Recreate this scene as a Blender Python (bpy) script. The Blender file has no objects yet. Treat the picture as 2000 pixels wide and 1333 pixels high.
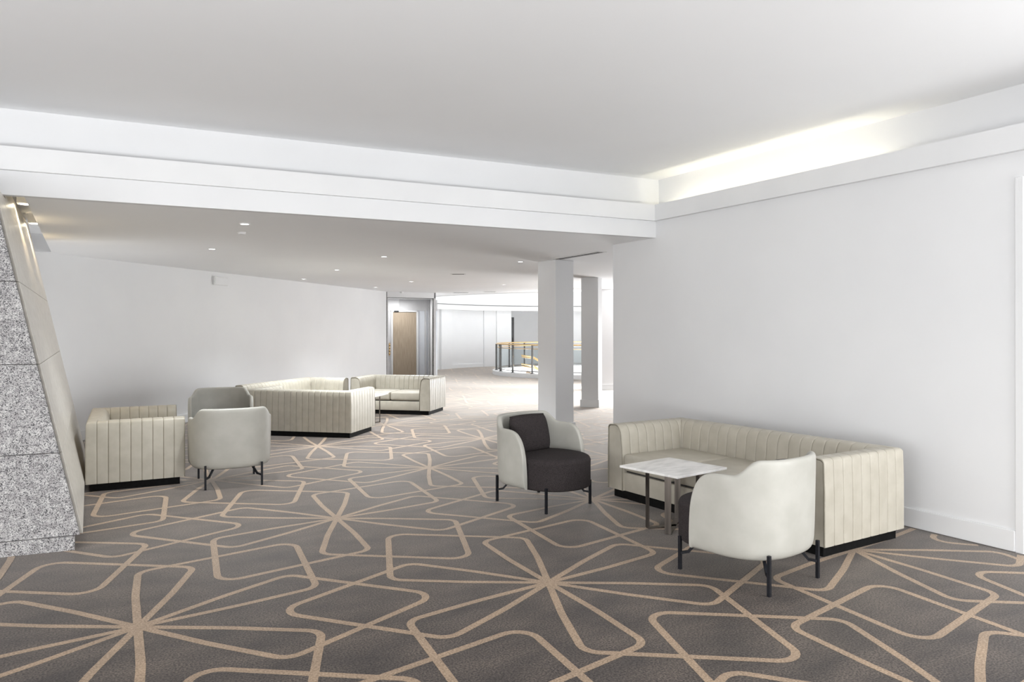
import bpy, bmesh, math, random
import numpy as np
from mathutils import Vector, Matrix

random.seed(4)
SC = bpy.context.scene
COL = SC.collection
PI = math.pi
R = math.radians

# ------------------------------------------------------------------ camera, world, lights
YAW = R(29.8)                      # camera looks this far to the right of the room's long axis (+Y)
cam_d = bpy.data.cameras.new('camera')
cam_d.sensor_width = 36.0
cam_d.lens = 1440 / 2000 * 36
cam_d.shift_y = -(666.5 - 644.5) / 2000
cam_d.clip_end = 200
cam = bpy.data.objects.new('camera', cam_d)
COL.objects.link(cam)
cam.location = (0, 0, 1.55)
fw = Vector((math.sin(YAW), math.cos(YAW), 0))
rt = Vector((math.cos(YAW), -math.sin(YAW), 0))
up = Vector((0, 0, 1))
ROLL = 0.0018
rt2 = rt * math.cos(ROLL) + up * math.sin(ROLL) * -1
rt2 = rt * math.cos(-ROLL) + up * math.sin(-ROLL)
up2 = up * math.cos(-ROLL) - rt * math.sin(-ROLL)
m = Matrix((rt2, up2, -fw)).transposed()
cam.rotation_euler = m.to_euler()
SC.camera = cam

SC.view_settings.view_transform = 'Standard'
SC.view_settings.look = 'None'
SC.view_settings.gamma = 1.0
SC.view_settings.use_curve_mapping = False
SC.view_settings.exposure = 0.15

world = bpy.data.worlds.new('world')
SC.world = world
world.use_nodes = True
bg = world.node_tree.nodes['Background']
bg.inputs['Color'].default_value = (0.96, 0.98, 1.0, 1)
bg.inputs['Strength'].default_value = 0.5
DL_POWER = 450

def area_light(name, loc, target, sx, sy, power, color=(1, 1, 1), spread=PI):
    ld = bpy.data.lights.new(name, 'AREA')
    ld.shape = 'RECTANGLE'
    ld.size, ld.size_y = sx, sy
    ld.energy = power
    ld.color = color
    ld.spread = spread
    o = bpy.data.objects.new(name, ld)
    COL.objects.link(o)
    o.location = loc
    d = Vector(target) - Vector(loc)
    o.rotation_euler = d.to_track_quat('-Z', 'Y').to_euler()
    return o

# daylight: windows on the near right and behind the camera, rotunda skylight; plus added fill lamps
area_light('window_right', (5.3, -0.6, 1.5), (1.5, 5.0, 1.3), 3.4, 2.4, 185, (0.98, 0.99, 1.0))
area_light('window_rear', (-0.5, -4.3, 1.6), (-0.5, 6.0, 1.6), 9.0, 2.8, 10, (0.98, 0.99, 1.0))
area_light('rear_up_fill', (-1.8, -0.9, 0.2), (-1.0, 3.0, 3.2), 6.0, 1.6, 310, (0.98, 0.99, 1.0))  # added fill lamp behind the camera, aimed up to brighten the ceilings
area_light('window_rear_low', (-1.0, -4.2, 0.9), (1.5, 7.0, 2.3), 9.0, 1.4, 20, (0.98, 0.99, 1.0))
area_light('left_fill', (-6.2, 1.5, 1.6), (0, 2.5, 1.6), 5.0, 2.6, 270, (0.98, 0.99, 1.0))  # added fill lamp out of view; the left side has no window
area_light('lounge_fill', (13.6, 14.4, 0.3), (5.0, 12.5, 2.6), 3.0, 2.2, 690, (1, 1, 1))  # added lamp hidden beyond the right wall, lifts the lounge ceiling and left wall
area_light('pylon_back_fill', (-0.65, 10.75, 0.15), (0.2, 10.2, 2.6), 0.8, 0.8, 18, (1, 1, 1))  # added fill lamp out of view behind the pylon, without a fitting
area_light('skylight', (15.35, 21.4, 6.5), (15.35, 21.4, 0), 9.0, 9.0, 390, (1, 1, 1))
area_light('rotunda_well_fill', (15.35, 21.4, -.3), (15.35, 21.4, 5), 4.5, 4.5, 680, (1, 1, 1))  # added upward fill sunk below the curb, brightens the rotunda walls

# ------------------------------------------------------------------ materials
def new_mat(name):
    m = bpy.data.materials.new(name)
    m.use_nodes = True
    nt = m.node_tree
    return m, nt, nt.nodes['Principled BSDF']

def noise_mat(name, c1, c2, scale, rough=0.5, bump=0.0, bump_scale=None, detail=3.0, spec=0.5, metallic=0.0,
              dist=0.002, stretch=None, lo=0.35, hi=0.65):
    m, nt, b = new_mat(name)
    tc = nt.nodes.new('ShaderNodeTexCoord')
    vec = tc.outputs['Object']
    if stretch:
        mp = nt.nodes.new('ShaderNodeMapping')
        mp.inputs['Scale'].default_value = stretch
        nt.links.new(vec, mp.inputs['Vector'])
        vec = mp.outputs['Vector']
    n = nt.nodes.new('ShaderNodeTexNoise')
    n.inputs['Scale'].default_value = scale
    n.inputs['Detail'].default_value = detail
    nt.links.new(vec, n.inputs['Vector'])
    cr = nt.nodes.new('ShaderNodeValToRGB')
    cr.color_ramp.elements[0].position = lo
    cr.color_ramp.elements[1].position = hi
    cr.color_ramp.elements[0].color = (*c1, 1)
    cr.color_ramp.elements[1].color = (*c2, 1)
    nt.links.new(n.outputs['Fac'], cr.inputs['Fac'])
    nt.links.new(cr.outputs['Color'], b.inputs['Base Color'])
    b.inputs['Roughness'].default_value = rough
    b.inputs['Specular IOR Level'].default_value = spec
    b.inputs['Metallic'].default_value = metallic
    if bump:
        n2 = nt.nodes.new('ShaderNodeTexNoise')
        n2.inputs['Scale'].default_value = bump_scale or scale
        n2.inputs['Detail'].default_value = 2
        nt.links.new(vec, n2.inputs['Vector'])
        bp = nt.nodes.new('ShaderNodeBump')
        bp.inputs['Strength'].default_value = bump
        bp.inputs['Distance'].default_value = dist
        nt.links.new(n2.outputs['Fac'], bp.inputs['Height'])
        nt.links.new(bp.outputs['Normal'], b.inputs['Normal'])
    return m

M = {}
M['white'] = noise_mat('white_paint', (.765, .770, .78), (.79, .795, .803), 1.2, .65, .08, 60, spec=.3)
M['ceiling'] = noise_mat('ceiling_paint', (.915, .92, .93), (.93, .935, .945), .8, .8, .05, 40, spec=.2)
M['trim'] = noise_mat('trim_paint', (.76, .765, .773), (.79, .795, .80), 2, .45, .04, 50, spec=.4)
M['leather'] = noise_mat('greige_leather', (.42, .390, .325), (.468, .438, .37), 9, .42, .12, 420, spec=.45, dist=.0012)
M['leather_shell'] = noise_mat('pale_greige_leather', (.42, .412, .372), (.465, .456, .415), 7, .45, .10, 420, spec=.45, dist=.0012)
M['piping'] = noise_mat('greige_piping', (.26, .24, .19), (.31, .285, .23), 20, .5, spec=.4)
M['charcoal'] = noise_mat('charcoal_weave', (.010, .009, .0098), (.068, .057, .057), 260, .95, .6, 330, detail=4, spec=.15, dist=.002, lo=.3, hi=.72)
M['black'] = noise_mat('black_plinth', (.003, .003, .003), (.006, .006, .006), 30, .7, spec=.12)
M['black_metal'] = noise_mat('black_steel', (.005, .0055, .008), (.009, .010, .014), 50, .5, spec=.25)
M['steel'] = noise_mat('brushed_bronze_steel', (.085, .074, .066), (.16, .14, .125), 30, .28, .1, 200, metallic=.9, stretch=(1, 1, .05))
M['marble'] = noise_mat('white_marble', (.62, .61, .60), (.84, .83, .81), 5, .18, detail=8, spec=.5, stretch=(1, 2.6, 1), lo=.3, hi=.55)
M['wood'] = noise_mat('pale_oak_veneer', (.36, .29, .215), (.45, .37, .28), 6, .5, .05, 60, spec=.4, stretch=(9, 9, .5))
M['door_grey'] = noise_mat('grey_door', (.10, .10, .10), (.13, .13, .13), 8, .5)
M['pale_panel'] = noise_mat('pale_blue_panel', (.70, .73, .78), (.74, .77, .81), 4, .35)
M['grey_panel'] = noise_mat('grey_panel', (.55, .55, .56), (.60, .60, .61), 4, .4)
M['brass'] = noise_mat('brass', (.62, .42, .19), (.74, .53, .27), 20, .3, metallic=.85)
M['rail_grey'] = noise_mat('grey_steel_post', (.10, .10, .10), (.16, .16, .155), 20, .4, metallic=.6)
M['dark_gap'] = noise_mat('dark_slot', (.02, .02, .02), (.035, .035, .035), 20, .9)
M['travertine'] = noise_mat('polished_cream_stone', (.60, .57, .515), (.72, .69, .63), 16, .34, detail=7, spec=.55)
M['grey_plastic'] = noise_mat('white_plastic', (.72, .72, .72), (.78, .78, .78), 20, .4)

def granite(name):
    m, nt, b = new_mat(name)
    tc = nt.nodes.new('ShaderNodeTexCoord')
    v = nt.nodes.new('ShaderNodeTexVoronoi')
    v.inputs['Scale'].default_value = 200
    nt.links.new(tc.outputs['Object'], v.inputs['Vector'])
    cr = nt.nodes.new('ShaderNodeValToRGB')
    e = cr.color_ramp.elements
    e[0].position, e[0].color = 0.0, (.05, .05, .053, 1)
    e[1].position, e[1].color = 1.0, (.60, .59, .58, 1)
    for p, c in ((.16, (.05, .05, .055, 1)), (.22, (.26, .255, .26, 1)), (.5, (.34, .33, .33, 1)), (.56, (.40, .39, .385, 1)),
                 (.80, (.50, .49, .48, 1))):
        el = e.new(p)
        el.color = c
    sep = nt.nodes.new('ShaderNodeSeparateColor')
    nt.links.new(v.outputs['Color'], sep.inputs['Color'])
    nt.links.new(sep.outputs['Red'], cr.inputs['Fac'])
    n = nt.nodes.new('ShaderNodeTexNoise')
    n.inputs['Scale'].default_value = 22
    n.inputs['Detail'].default_value = 5
    nt.links.new(tc.outputs['Object'], n.inputs['Vector'])
    cr2 = nt.nodes.new('ShaderNodeValToRGB')
    cr2.color_ramp.elements[0].position = .38
    cr2.color_ramp.elements[1].position = .62
    cr2.color_ramp.elements[0].color = (.66, .65, .66, 1)
    cr2.color_ramp.elements[1].color = (1, 1, 1, 1)
    nt.links.new(n.outputs['Fac'], cr2.inputs['Fac'])
    mx = nt.nodes.new('ShaderNodeMix')
    mx.data_type = 'RGBA'
    mx.blend_type = 'MULTIPLY'
    mx.inputs['Factor'].default_value = 1
    nt.links.new(cr.outputs['Color'], mx.inputs['A'])
    nt.links.new(cr2.outputs['Color'], mx.inputs['B'])
    nt.links.new(mx.outputs['Result'], b.inputs['Base Color'])
    b.inputs['Roughness'].default_value = .55
    bp = nt.nodes.new('ShaderNodeBump')
    bp.inputs['Strength'].default_value = .35
    bp.inputs['Distance'].default_value = .002
    nt.links.new(sep.outputs['Red'], bp.inputs['Height'])
    nt.links.new(bp.outputs['Normal'], b.inputs['Normal'])
    return m
M['granite'] = granite('speckled_granite')

def carpet_mat(name, c_lo, c_hi, blot):
    m, nt, b = new_mat(name)
    tc = nt.nodes.new('ShaderNodeTexCoord')
    def noise(scale, detail, stretch=None):
        n = nt.nodes.new('ShaderNodeTexNoise')
        n.inputs['Scale'].default_value = scale
        n.inputs['Detail'].default_value = detail
        if stretch:
            mp = nt.nodes.new('ShaderNodeMapping')
            mp.inputs['Scale'].default_value = stretch
            mp.inputs['Rotation'].default_value = (0, 0, .4)
            nt.links.new(tc.outputs['Object'], mp.inputs['Vector'])
            nt.links.new(mp.outputs['Vector'], n.inputs['Vector'])
        else:
            nt.links.new(tc.outputs['Object'], n.inputs['Vector'])
        return n
    n1 = noise(105, 4)
    cr = nt.nodes.new('ShaderNodeValToRGB')
    cr.color_ramp.elements[0].position = .36
    cr.color_ramp.elements[1].position = .64
    cr.color_ramp.elements[0].color = (*c_lo, 1)
    cr.color_ramp.elements[1].color = (*c_hi, 1)
    nt.links.new(n1.outputs['Fac'], cr.inputs['Fac'])
    n2 = noise(2.6, 8, (1, 1.9, 1))
    cr2 = nt.nodes.new('ShaderNodeValToRGB')
    cr2.color_ramp.elements[0].position = .30
    cr2.color_ramp.elements[1].position = .72
    cr2.color_ramp.elements[0].color = (1 - blot, 1 - blot, 1 - blot * .9, 1)
    cr2.color_ramp.elements[1].color = (1 + blot * .7, 1 + blot * .6, 1 + blot * .5, 1)
    nt.links.new(n2.outputs['Fac'], cr2.inputs['Fac'])
    mx = nt.nodes.new('ShaderNodeMix')
    mx.data_type = 'RGBA'
    mx.blend_type = 'MULTIPLY'
    mx.inputs['Factor'].default_value = 1
    nt.links.new(cr.outputs['Color'], mx.inputs['A'])
    nt.links.new(cr2.outputs['Color'], mx.inputs['B'])
    nt.links.new(mx.outputs['Result'], b.inputs['Base Color'])
    b.inputs['Roughness'].default_value = .5
    b.inputs['Specular IOR Level'].default_value = .3
    b.inputs['Sheen Weight'].default_value = 1.0
    b.inputs['Sheen Roughness'].default_value = .21
    b.inputs['Sheen Tint'].default_value = (1, .93, .86, 1)
    bp = nt.nodes.new('ShaderNodeBump')
    bp.inputs['Strength'].default_value = .12
    bp.inputs['Distance'].default_value = .003
    nt.links.new(n1.outputs['Fac'], bp.inputs['Height'])
    nt.links.new(bp.outputs['Normal'], b.inputs['Normal'])
    return m
M['carpet'] = carpet_mat('taupe_carpet', (.021, .0175, .0165), (.136, .114, .100), .45)
M['carpet_line'] = carpet_mat('tan_carpet_line', (.25, .178, .118), (.45, .335, .235), .14)

def emit_mat(name, color, strength):
    m = bpy.data.materials.new(name)
    m.use_nodes = True
    nt = m.node_tree
    for n in list(nt.nodes):
        nt.nodes.remove(n)
    e = nt.nodes.new('ShaderNodeEmission')
    e.inputs['Color'].default_value = (*color, 1)
    e.inputs['Strength'].default_value = strength
    o = nt.nodes.new('ShaderNodeOutputMaterial')
    nt.links.new(e.outputs[0], o.inputs['Surface'])
    return m
M['lamp'] = emit_mat('downlight_glow', (1, .98, .94), 9)
M['lamp_warm'] = emit_mat('warm_downlight_glow', (1, .88, .66), 30)
M['led'] = emit_mat('cove_led_glow', (1, .93, .72), 13)

def glass_mat():
    m = bpy.data.materials.new('clear_glass')
    m.use_nodes = True
    nt = m.node_tree
    b = nt.nodes['Principled BSDF']
    b.inputs['Base Color'].default_value = (.93, .97, .98, 1)
    b.inputs['Roughness'].default_value = .02
    b.inputs['IOR'].default_value = 1.1
    b.inputs['Transmission Weight'].default_value = 1
    return m
M['glass'] = glass_mat()

# ------------------------------------------------------------------ helpers
def link(o, parent=None):
    COL.objects.link(o)
    if parent is not None:
        o.parent = parent
    return o

def obj(name, bm, mat, parent=None, smooth=None, kind=None):
    me = bpy.data.meshes.new(name)
    bmesh.ops.recalc_face_normals(bm, faces=bm.faces)
    bm.to_mesh(me)
    bm.free()
    if mat is not None:
        me.materials.append(M[mat] if isinstance(mat, str) else mat)
    o = bpy.data.objects.new(name, me)
    link(o, parent)
    if smooth is not None:
        for p in me.polygons:
            p.use_smooth = True
        if smooth < 3:
            me.set_sharp_from_angle(angle=smooth)
    if kind:
        o['kind'] = kind
    return o

def tag(o, label, cat, group=None):
    o['label'] = label
    o['category'] = cat
    if group:
        o['group'] = group
    return o

def thing(name, label, cat, loc=(0, 0, 0), rz=0, group=None):
    o = bpy.data.objects.new(name, None)
    o.empty_display_size = .1
    link(o)
    o.location = loc
    o.rotation_euler = (0, 0, rz)
    return tag(o, label, cat, group)

def dup(root, loc, rz, label, group=None):
    r = root.copy()
    COL.objects.link(r)
    r.location = loc
    r.rotation_euler = (0, 0, rz)
    r['label'] = label
    if group:
        r['group'] = group
    for ch in list(root.children):
        cc = ch.copy()
        COL.objects.link(cc)
        cc.parent = r
        for g in list(ch.children):
            gg = g.copy()
            COL.objects.link(gg)
            gg.parent = cc
    return r

def add_box(bm, x0, x1, y0, y1, z0, z1, bevel=0, seg=2, mtx=None):
    vs = [bm.verts.new(p) for p in ((x0, y0, z0), (x1, y0, z0), (x1, y1, z0), (x0, y1, z0),
                                    (x0, y0, z1), (x1, y0, z1), (x1, y1, z1), (x0, y1, z1))]
    fs = [bm.faces.new([vs[i] for i in f]) for f in ((0, 3, 2, 1), (4, 5, 6, 7), (0, 1, 5, 4), (1, 2, 6, 5), (2, 3, 7, 6), (3, 0, 4, 7))]
    new = list(vs)
    if bevel:
        es = list({e for f in fs for e in f.edges})
        r = bmesh.ops.bevel(bm, geom=es, offset=bevel, segments=seg, affect='EDGES', profile=.5)
        new = list({v for f in r['faces'] for v in f.verts} | {v for v in vs if v.is_valid})
    if mtx is not None:
        bmesh.ops.transform(bm, matrix=mtx, verts=new)
    return new

def box_obj(name, dims, mat, parent=None, bevel=0, seg=2, smooth=None, kind=None):
    bm = bmesh.new()
    add_box(bm, *dims, bevel=bevel, seg=seg)
    return obj(name, bm, mat, parent, smooth, kind)

def prism(bm, pts, z0, z1):
    """vertical prism over a plan polygon"""
    lo = [bm.verts.new((x, y, z0)) for x, y in pts]
    hi = [bm.verts.new((x, y, z1)) for x, y in pts]
    bm.faces.new(lo[::-1])
    bm.faces.new(hi)
    n = len(pts)
    for i in range(n):
        bm.faces.new((lo[i], lo[(i + 1) % n], hi[(i + 1) % n], hi[i]))

def prism_obj(name, pts, z0, z1, mat, parent=None, kind=None, bevel=0):
    bm = bmesh.new()
    prism(bm, pts, z0, z1)
    if bevel:
        bmesh.ops.bevel(bm, geom=list(bm.edges), offset=bevel, segments=2, affect='EDGES')
    return obj(name, bm, mat, parent, kind=kind)

def bar(bm, p, q, w, t, upv=(0, 0, 1)):
    """rectangular bar from p to q; w across, t along the other normal"""
    p, q = Vector(p), Vector(q)
    d = (q - p).normalized()
    u = Vector(upv)
    if abs(d.dot(u)) > .95:
        u = Vector((1, 0, 0))
    a = d.cross(u).normalized()
    b = a.cross(d).normalized()
    vs = []
    for e in (p, q):
        for sa, sb in ((-1, -1), (1, -1), (1, 1), (-1, 1)):
            vs.append(bm.verts.new(e + a * sa * w / 2 + b * sb * t / 2))
    for f in ((3, 2, 1, 0), (4, 5, 6, 7), (0, 1, 5, 4), (1, 2, 6, 5), (2, 3, 7, 6), (3, 0, 4, 7)):
        bm.faces.new([vs[i] for i in f])

def tube(bm, pts, r, n=8, closed=False):
    pts = [Vector(p) for p in pts]
    rings = []
    N = len(pts)
    prev = None
    for i, p in enumerate(pts):
        if closed:
            d = (pts[(i + 1) % N] - pts[i - 1]).normalized()
        else:
            d = (pts[min(i + 1, N - 1)] - pts[max(i - 1, 0)]).normalized()
        if prev is None:
            a = d.orthogonal().normalized()
        else:
            a = (prev - d * prev.dot(d)).normalized()
        prev = a
        b = d.cross(a)
        rings.append([bm.verts.new(p + (a * math.cos(2 * PI * k / n) + b * math.sin(2 * PI * k / n)) * r) for k in range(n)])
    for i in range(N if closed else N - 1):
        r0, r1 = rings[i], rings[(i + 1) % N]
        for k in range(n):
            bm.faces.new((r0[k], r0[(k + 1) % n], r1[(k + 1) % n], r1[k]))
    if not closed:
        bm.faces.new(rings[0][::-1])
        bm.faces.new(rings[-1])

def grid_mesh(bm, P, wrap=False):
    """P[i][j] -> points; faces between"""
    V = [[bm.verts.new(p) for p in row] for row in P]
    n, k = len(V), len(V[0])
    for i in range(n - 1):
        for j in range(k if wrap else k - 1):
            j2 = (j + 1) % k
            try:
                bm.faces.new((V[i][j], V[i + 1][j], V[i + 1][j2], V[i][j2]))
            except ValueError:
                pass
    return V

def poly_with_holes(name, outer, holes, z, mat, kind='structure', up=True, thick=0.0):
    bm = bmesh.new()
    es = []
    for loop in [outer] + holes:
        vs = [bm.verts.new((x, y, z)) for x, y in loop]
        for i in range(len(vs)):
            es.append(bm.edges.new((vs[i], vs[(i + 1) % len(vs)])))
    bmesh.ops.triangle_fill(bm, edges=es, use_beauty=True, use_dissolve=False)
    for f in bm.faces:
        if (f.normal.z > 0) != up:
            f.normal_flip()
    me = bpy.data.meshes.new(name)
    bm.to_mesh(me)
    bm.free()
    me.materials.append(M[mat])
    o = bpy.data.objects.new(name, me)
    link(o)
    o['kind'] = kind
    return o

def circle(cx, cy, r, n=96, a0=0, a1=2 * PI, closed=True):
    k = n if closed else n + 1
    return [(cx + r * math.cos(a0 + (a1 - a0) * i / n), cy + r * math.sin(a0 + (a1 - a0) * i / n)) for i in range(k)]

# ------------------------------------------------------------------ key dimensions (metres)
XW = 5.57                 # face of the right wall
Z_LOW = 2.59              # ceiling of the lounge behind the beam
Z_F0, Z_F1, Z_TOP = 2.776, 2.955, 3.285
Y_END = 7.23              # far end of the right wall
def beam_y(x):            # face of the beam that crosses the room
    return 6.405 + .060 * (XW - x)
RC = (15.35, 21.4)        # rotunda centre
R_OPEN, R_WALL, R_CURB = 5.95, 6.12, 3.38
XL = -6.5
PX = -0.44                # right edge of the light slot beside the stone pylon

# ------------------------------------------------------------------ floor and carpet pattern
floor_outer = [(XL, -4.5), (9.5, -4.5), (9.5, 7.4), (22.3, 7.4), (22.3, 29.5), (6.0, 29.5), (XL, 17)]
fl = poly_with_holes('floor', floor_outer, [circle(*RC, R_CURB - .05, 64)], 0, 'carpet')
sc_floor = fl

LAT_O = complex(1.762, 5.982)
LAT_W = complex(2.219, -0.505)
e60 = complex(math.cos(PI / 3), math.sin(PI / 3))
def pol(r, a):
    return complex(r * math.cos(R(a)), r * math.sin(R(a)))
def fillet(P, rad, n=7):
    out = [P[0]]
    for i in range(1, len(P) - 1):
        a, b, c = P[i - 1], P[i], P[i + 1]
        u = (a - b) / abs(a - b)
        v = (c - b) / abs(c - b)
        ang = math.acos(max(-1, min(1, (u.conjugate() * v).real)))
        t = rad[i - 1] / math.tan(ang / 2)
        p0, p1 = b + u * t, b + v * t
        cen = b + (u + v) / abs(u + v) * rad[i - 1] / math.sin(ang / 2)
        a0 = math.atan2((p0 - cen).imag, (p0 - cen).real)
        a1 = math.atan2((p1 - cen).imag, (p1 - cen).real)
        da = (a1 - a0 + PI) % (2 * PI) - PI
        for k in range(n + 1):
            out.append(cen + rad[i - 1] * complex(math.cos(a0 + da * k / n), math.sin(a0 + da * k / n)))
    out.append(P[-1])
    return out
def densify(P, step=.03):
    out = [P[0]]
    for a, b in zip(P, P[1:]):
        n = max(1, int(abs(b - a) / step))
        out += [a + (b - a) * i / n for i in range(1, n + 1)]
    return out
p1 = pol(.430, 80.2)
p2 = pol(.700, 120)
p3 = pol(.430, 159.8)
LOOP = fillet([0j, pol(.22, 78.6), p1, p2, p3, pol(.22, 161.4), 0j], [.9, .045, .050, .045, .9])
LOOP = densify(LOOP)
# open the loop into short straight runs as well so the strip follows the floor
def inside_floor(x, y):
    if (x - RC[0]) ** 2 + (y - RC[1]) ** 2 < (R_CURB + .03) ** 2:
        return False
    if x > XW - .02 and y < Y_END + .05 and y > 2.5:
        return False
    if y < .2 or x < XL + .3 or x > 21.5 or y > 28.5:
        return False
    if x > XW and y < 8:
        return False
    if -1.9 < x < -0.2 and 6.15 < y < 10.1:
        return False
    if y > 12.2 + (x + .448) * .99 + .2:          # behind the left wall
        return x > 9.5
    return True
bm = bmesh.new()
HALF = .0215
cnt = 0
for a in range(-9, 12):
    for b in range(-10, 14):
        o = LAT_O + LAT_W * (a + b * e60)
        if not (-7 < o.real < 20 and -1.5 < o.imag < 30):
            continue
        for k in range(6):
            pts = [o + LAT_W * (q * e60 ** k) for q in LOOP]
            cnt += 1
            z = .0004 + .00004 * (k + 6 * ((a - b) % 3))
            prev = None
            for i, p in enumerate(pts):
                q0 = pts[max(i - 1, 0)]
                q1 = pts[min(i + 1, len(pts) - 1)]
                d = q1 - q0
                if abs(d) < 1e-6:
                    continue
                nrm = d / abs(d) * 1j
                if not inside_floor(p.real, p.imag):
                    prev = None
                    continue
                l, r_ = p + nrm * HALF, p - nrm * HALF
                cur = (bm.verts.new((l.real, l.imag, z)), bm.verts.new((r_.real, r_.imag, z)))
                if prev:
                    bm.faces.new((prev[0], prev[1], cur[1], cur[0]))
                prev = cur
for a in range(-9, 12):
    for b in range(-10, 14):
        o = LAT_O + LAT_W * (a + b * e60)
        if inside_floor(o.real, o.imag):
            vs = [bm.verts.new((o.real + .062 * math.cos(PI * i / 6), o.imag + .062 * math.sin(PI * i / 6), .0012)) for i in range(12)]
            bm.faces.new(vs)
for f in bm.faces:
    f.normal_update()
    if f.normal.z < 0:
        f.normal_flip()
me = bpy.data.meshes.new('carpet_pattern')
bm.to_mesh(me)
bm.free()
me.materials.append(M['carpet_line'])
cp = link(bpy.data.objects.new('carpet_pattern', me), fl)
cp['kind'] = 'stuff'

# ------------------------------------------------------------------ right wall, cove and beam
door_y0, door_y1, door_z = 1.2, 2.665, 2.60
bm = bmesh.new()
add_box(bm, XW, XW + .28, door_y1, Y_END, 0, Z_F0)
wr = obj('wall_right', bm, 'white', kind='structure')
bm = bmesh.new()
add_box(bm, XW, XW + .28, -4.5, -3.2, 0, Z_F0)
add_box(bm, XW, XW + .28, -3.2, door_y1, door_z, Z_F0)
wrn = obj('wall_right_near', bm, 'white', kind='structure')
box_obj('trim_1', (XW - .012, XW + .29, door_y1 - .02, door_y1 + .035, 0, door_z + .0), 'trim', kind='structure', bevel=.004)
prism_obj('baseboard_right', [(XW - .018, door_y1 + .035), (XW + .001, door_y1 + .035), (XW + .001, Y_END), (XW - .018, Y_END)], 0.004, .15, 'trim', kind='structure', bevel=.004)
# wall end continues to the right behind the room
box_obj('wall_end', (XW + .28, 22.3, Y_END - .25, Y_END, 0, Z_LOW + .5), 'white', kind='structure')

# upper wall of the tray (set back behind the cove trough), ceiling, cove fascias
bx0 = XL
box_obj('wall_cove_right', (XW + .16, XW + .3, -4.5, beam_y(XW) + .2, Z_F1 - .2, Z_TOP + .05), 'white', kind='structure')
def beam_prism(name, d0, d1, z0, z1, mat, x1=XW, x0=bx0, bev=0):
    pts = [(x0, beam_y(x0) + d0), (x1, beam_y(x1) + d0), (x1, beam_y(x1) + d1), (x0, beam_y(x0) + d1)]
    return prism_obj(name, pts, z0, z1, mat, kind='structure', bevel=bev)
beam_prism('wall_beam', .035, .11, Z_LOW, Z_F0, 'white', XW)
beam_prism('wall_cove_beam', .18, .5, Z_F0, Z_TOP + .05, 'white', XW + .17)
# fascias: a box lip along the beam and along the right wall
beam_prism('trim_2', -.01, .03, Z_F0, Z_F1, 'trim', XW - .05)
beam_prism('trim_10', .03, .18, Z_F0, Z_F0 + .02, 'trim', XW + .17)
prism_obj('trim_3', [(XW - .05, -4.5), (XW - .02, -4.5), (XW - .02, beam_y(XW) - .0), (XW - .05, beam_y(XW) - .0)], Z_F0, Z_F1, 'trim', kind='structure')
prism_obj('trim_4', [(XW - .02, -4.5), (XW + .17, -4.5), (XW + .17, beam_y(XW) + .028), (XW - .02, beam_y(XW) + .028)], Z_F0, Z_F0 + .02, 'trim', kind='structure')
# tray ceiling
poly_with_holes('ceiling', [(XL, -4.5), (XW + .3, -4.5), (XW + .3, beam_y(XW) + .3), (XL, beam_y(XL) + .3)], [], Z_TOP, 'ceiling', up=False)
# LED strip lying in the right-hand cove
led = box_obj('led_strip', (XW + .03, XW + .06, 3.75, 6.32, Z_F0 + .025, Z_F0 + .040), 'led')
tag(led, 'warm light strip lying in the cove above the right wall', 'light strip')

# lower ceiling with the round rotunda opening and the slot beside the pylon
lc_outer = [(XL, beam_y(XL) + .3), (PX, beam_y(PX) + .3), (PX, 11.45), (-1.35, 11.45), (-1.35, beam_y(-1.35) + .3 + .0)]
low_outer = [(PX, beam_y(PX) + .11), (XW + .05, beam_y(XW + .05) + .11), (XW + .05, Y_END - .1), (22.3, Y_END - .1), (22.3, 29.5), (6.0, 29.5),
             (-1.7, 19.5), (-1.7, 11.46), (PX, 11.46)]
poly_with_holes('ceiling_lounge', low_outer, [circle(*RC, R_OPEN, 96)], Z_LOW, 'ceiling', up=False)
# slot beside the pylon: lid and cheeks
bm = bmesh.new()
add_box(bm, -1.7, PX, 6.98, 11.46, 2.82, 2.85)
add_box(bm, PX, PX + .02, beam_y(PX) + .12, 11.46, Z_LOW + .002, 2.85)
add_box(bm, -1.7, PX + .02, 11.46, 11.48, Z_LOW, 2.83)
obj('ceiling_slot', bm, 'ceiling', kind='structure')
poly_with_holes('ceiling_left', [(XL, 7.0), (-1.7, 7.0), (-1.7, 19.5), (XL, 19.5)], [], Z_LOW, 'ceiling', up=False)

# ------------------------------------------------------------------ left wall, lobby portal
LW0, LWD = Vector((-.448, 11.677)), Vector((.7109, .7033))
LWN = Vector((.7033, -.7109))      # towards the room
def lw(t, n=0):
    p = LW0 + LWD * t + LWN * n
    return (p.x, p.y)
T_END = 10.45
prism_obj('wall_left', [lw(-9.5), lw(T_END), lw(T_END, -.2), lw(-9.5, -.2)], 0, Z_LOW + .05, 'white', kind='structure')
prism_obj('baseboard_left', [lw(-9.5, .016), lw(T_END, .016), lw(T_END, -.01), lw(-9.5, -.01)], .003, .14, 'trim', kind='structure')

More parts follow.
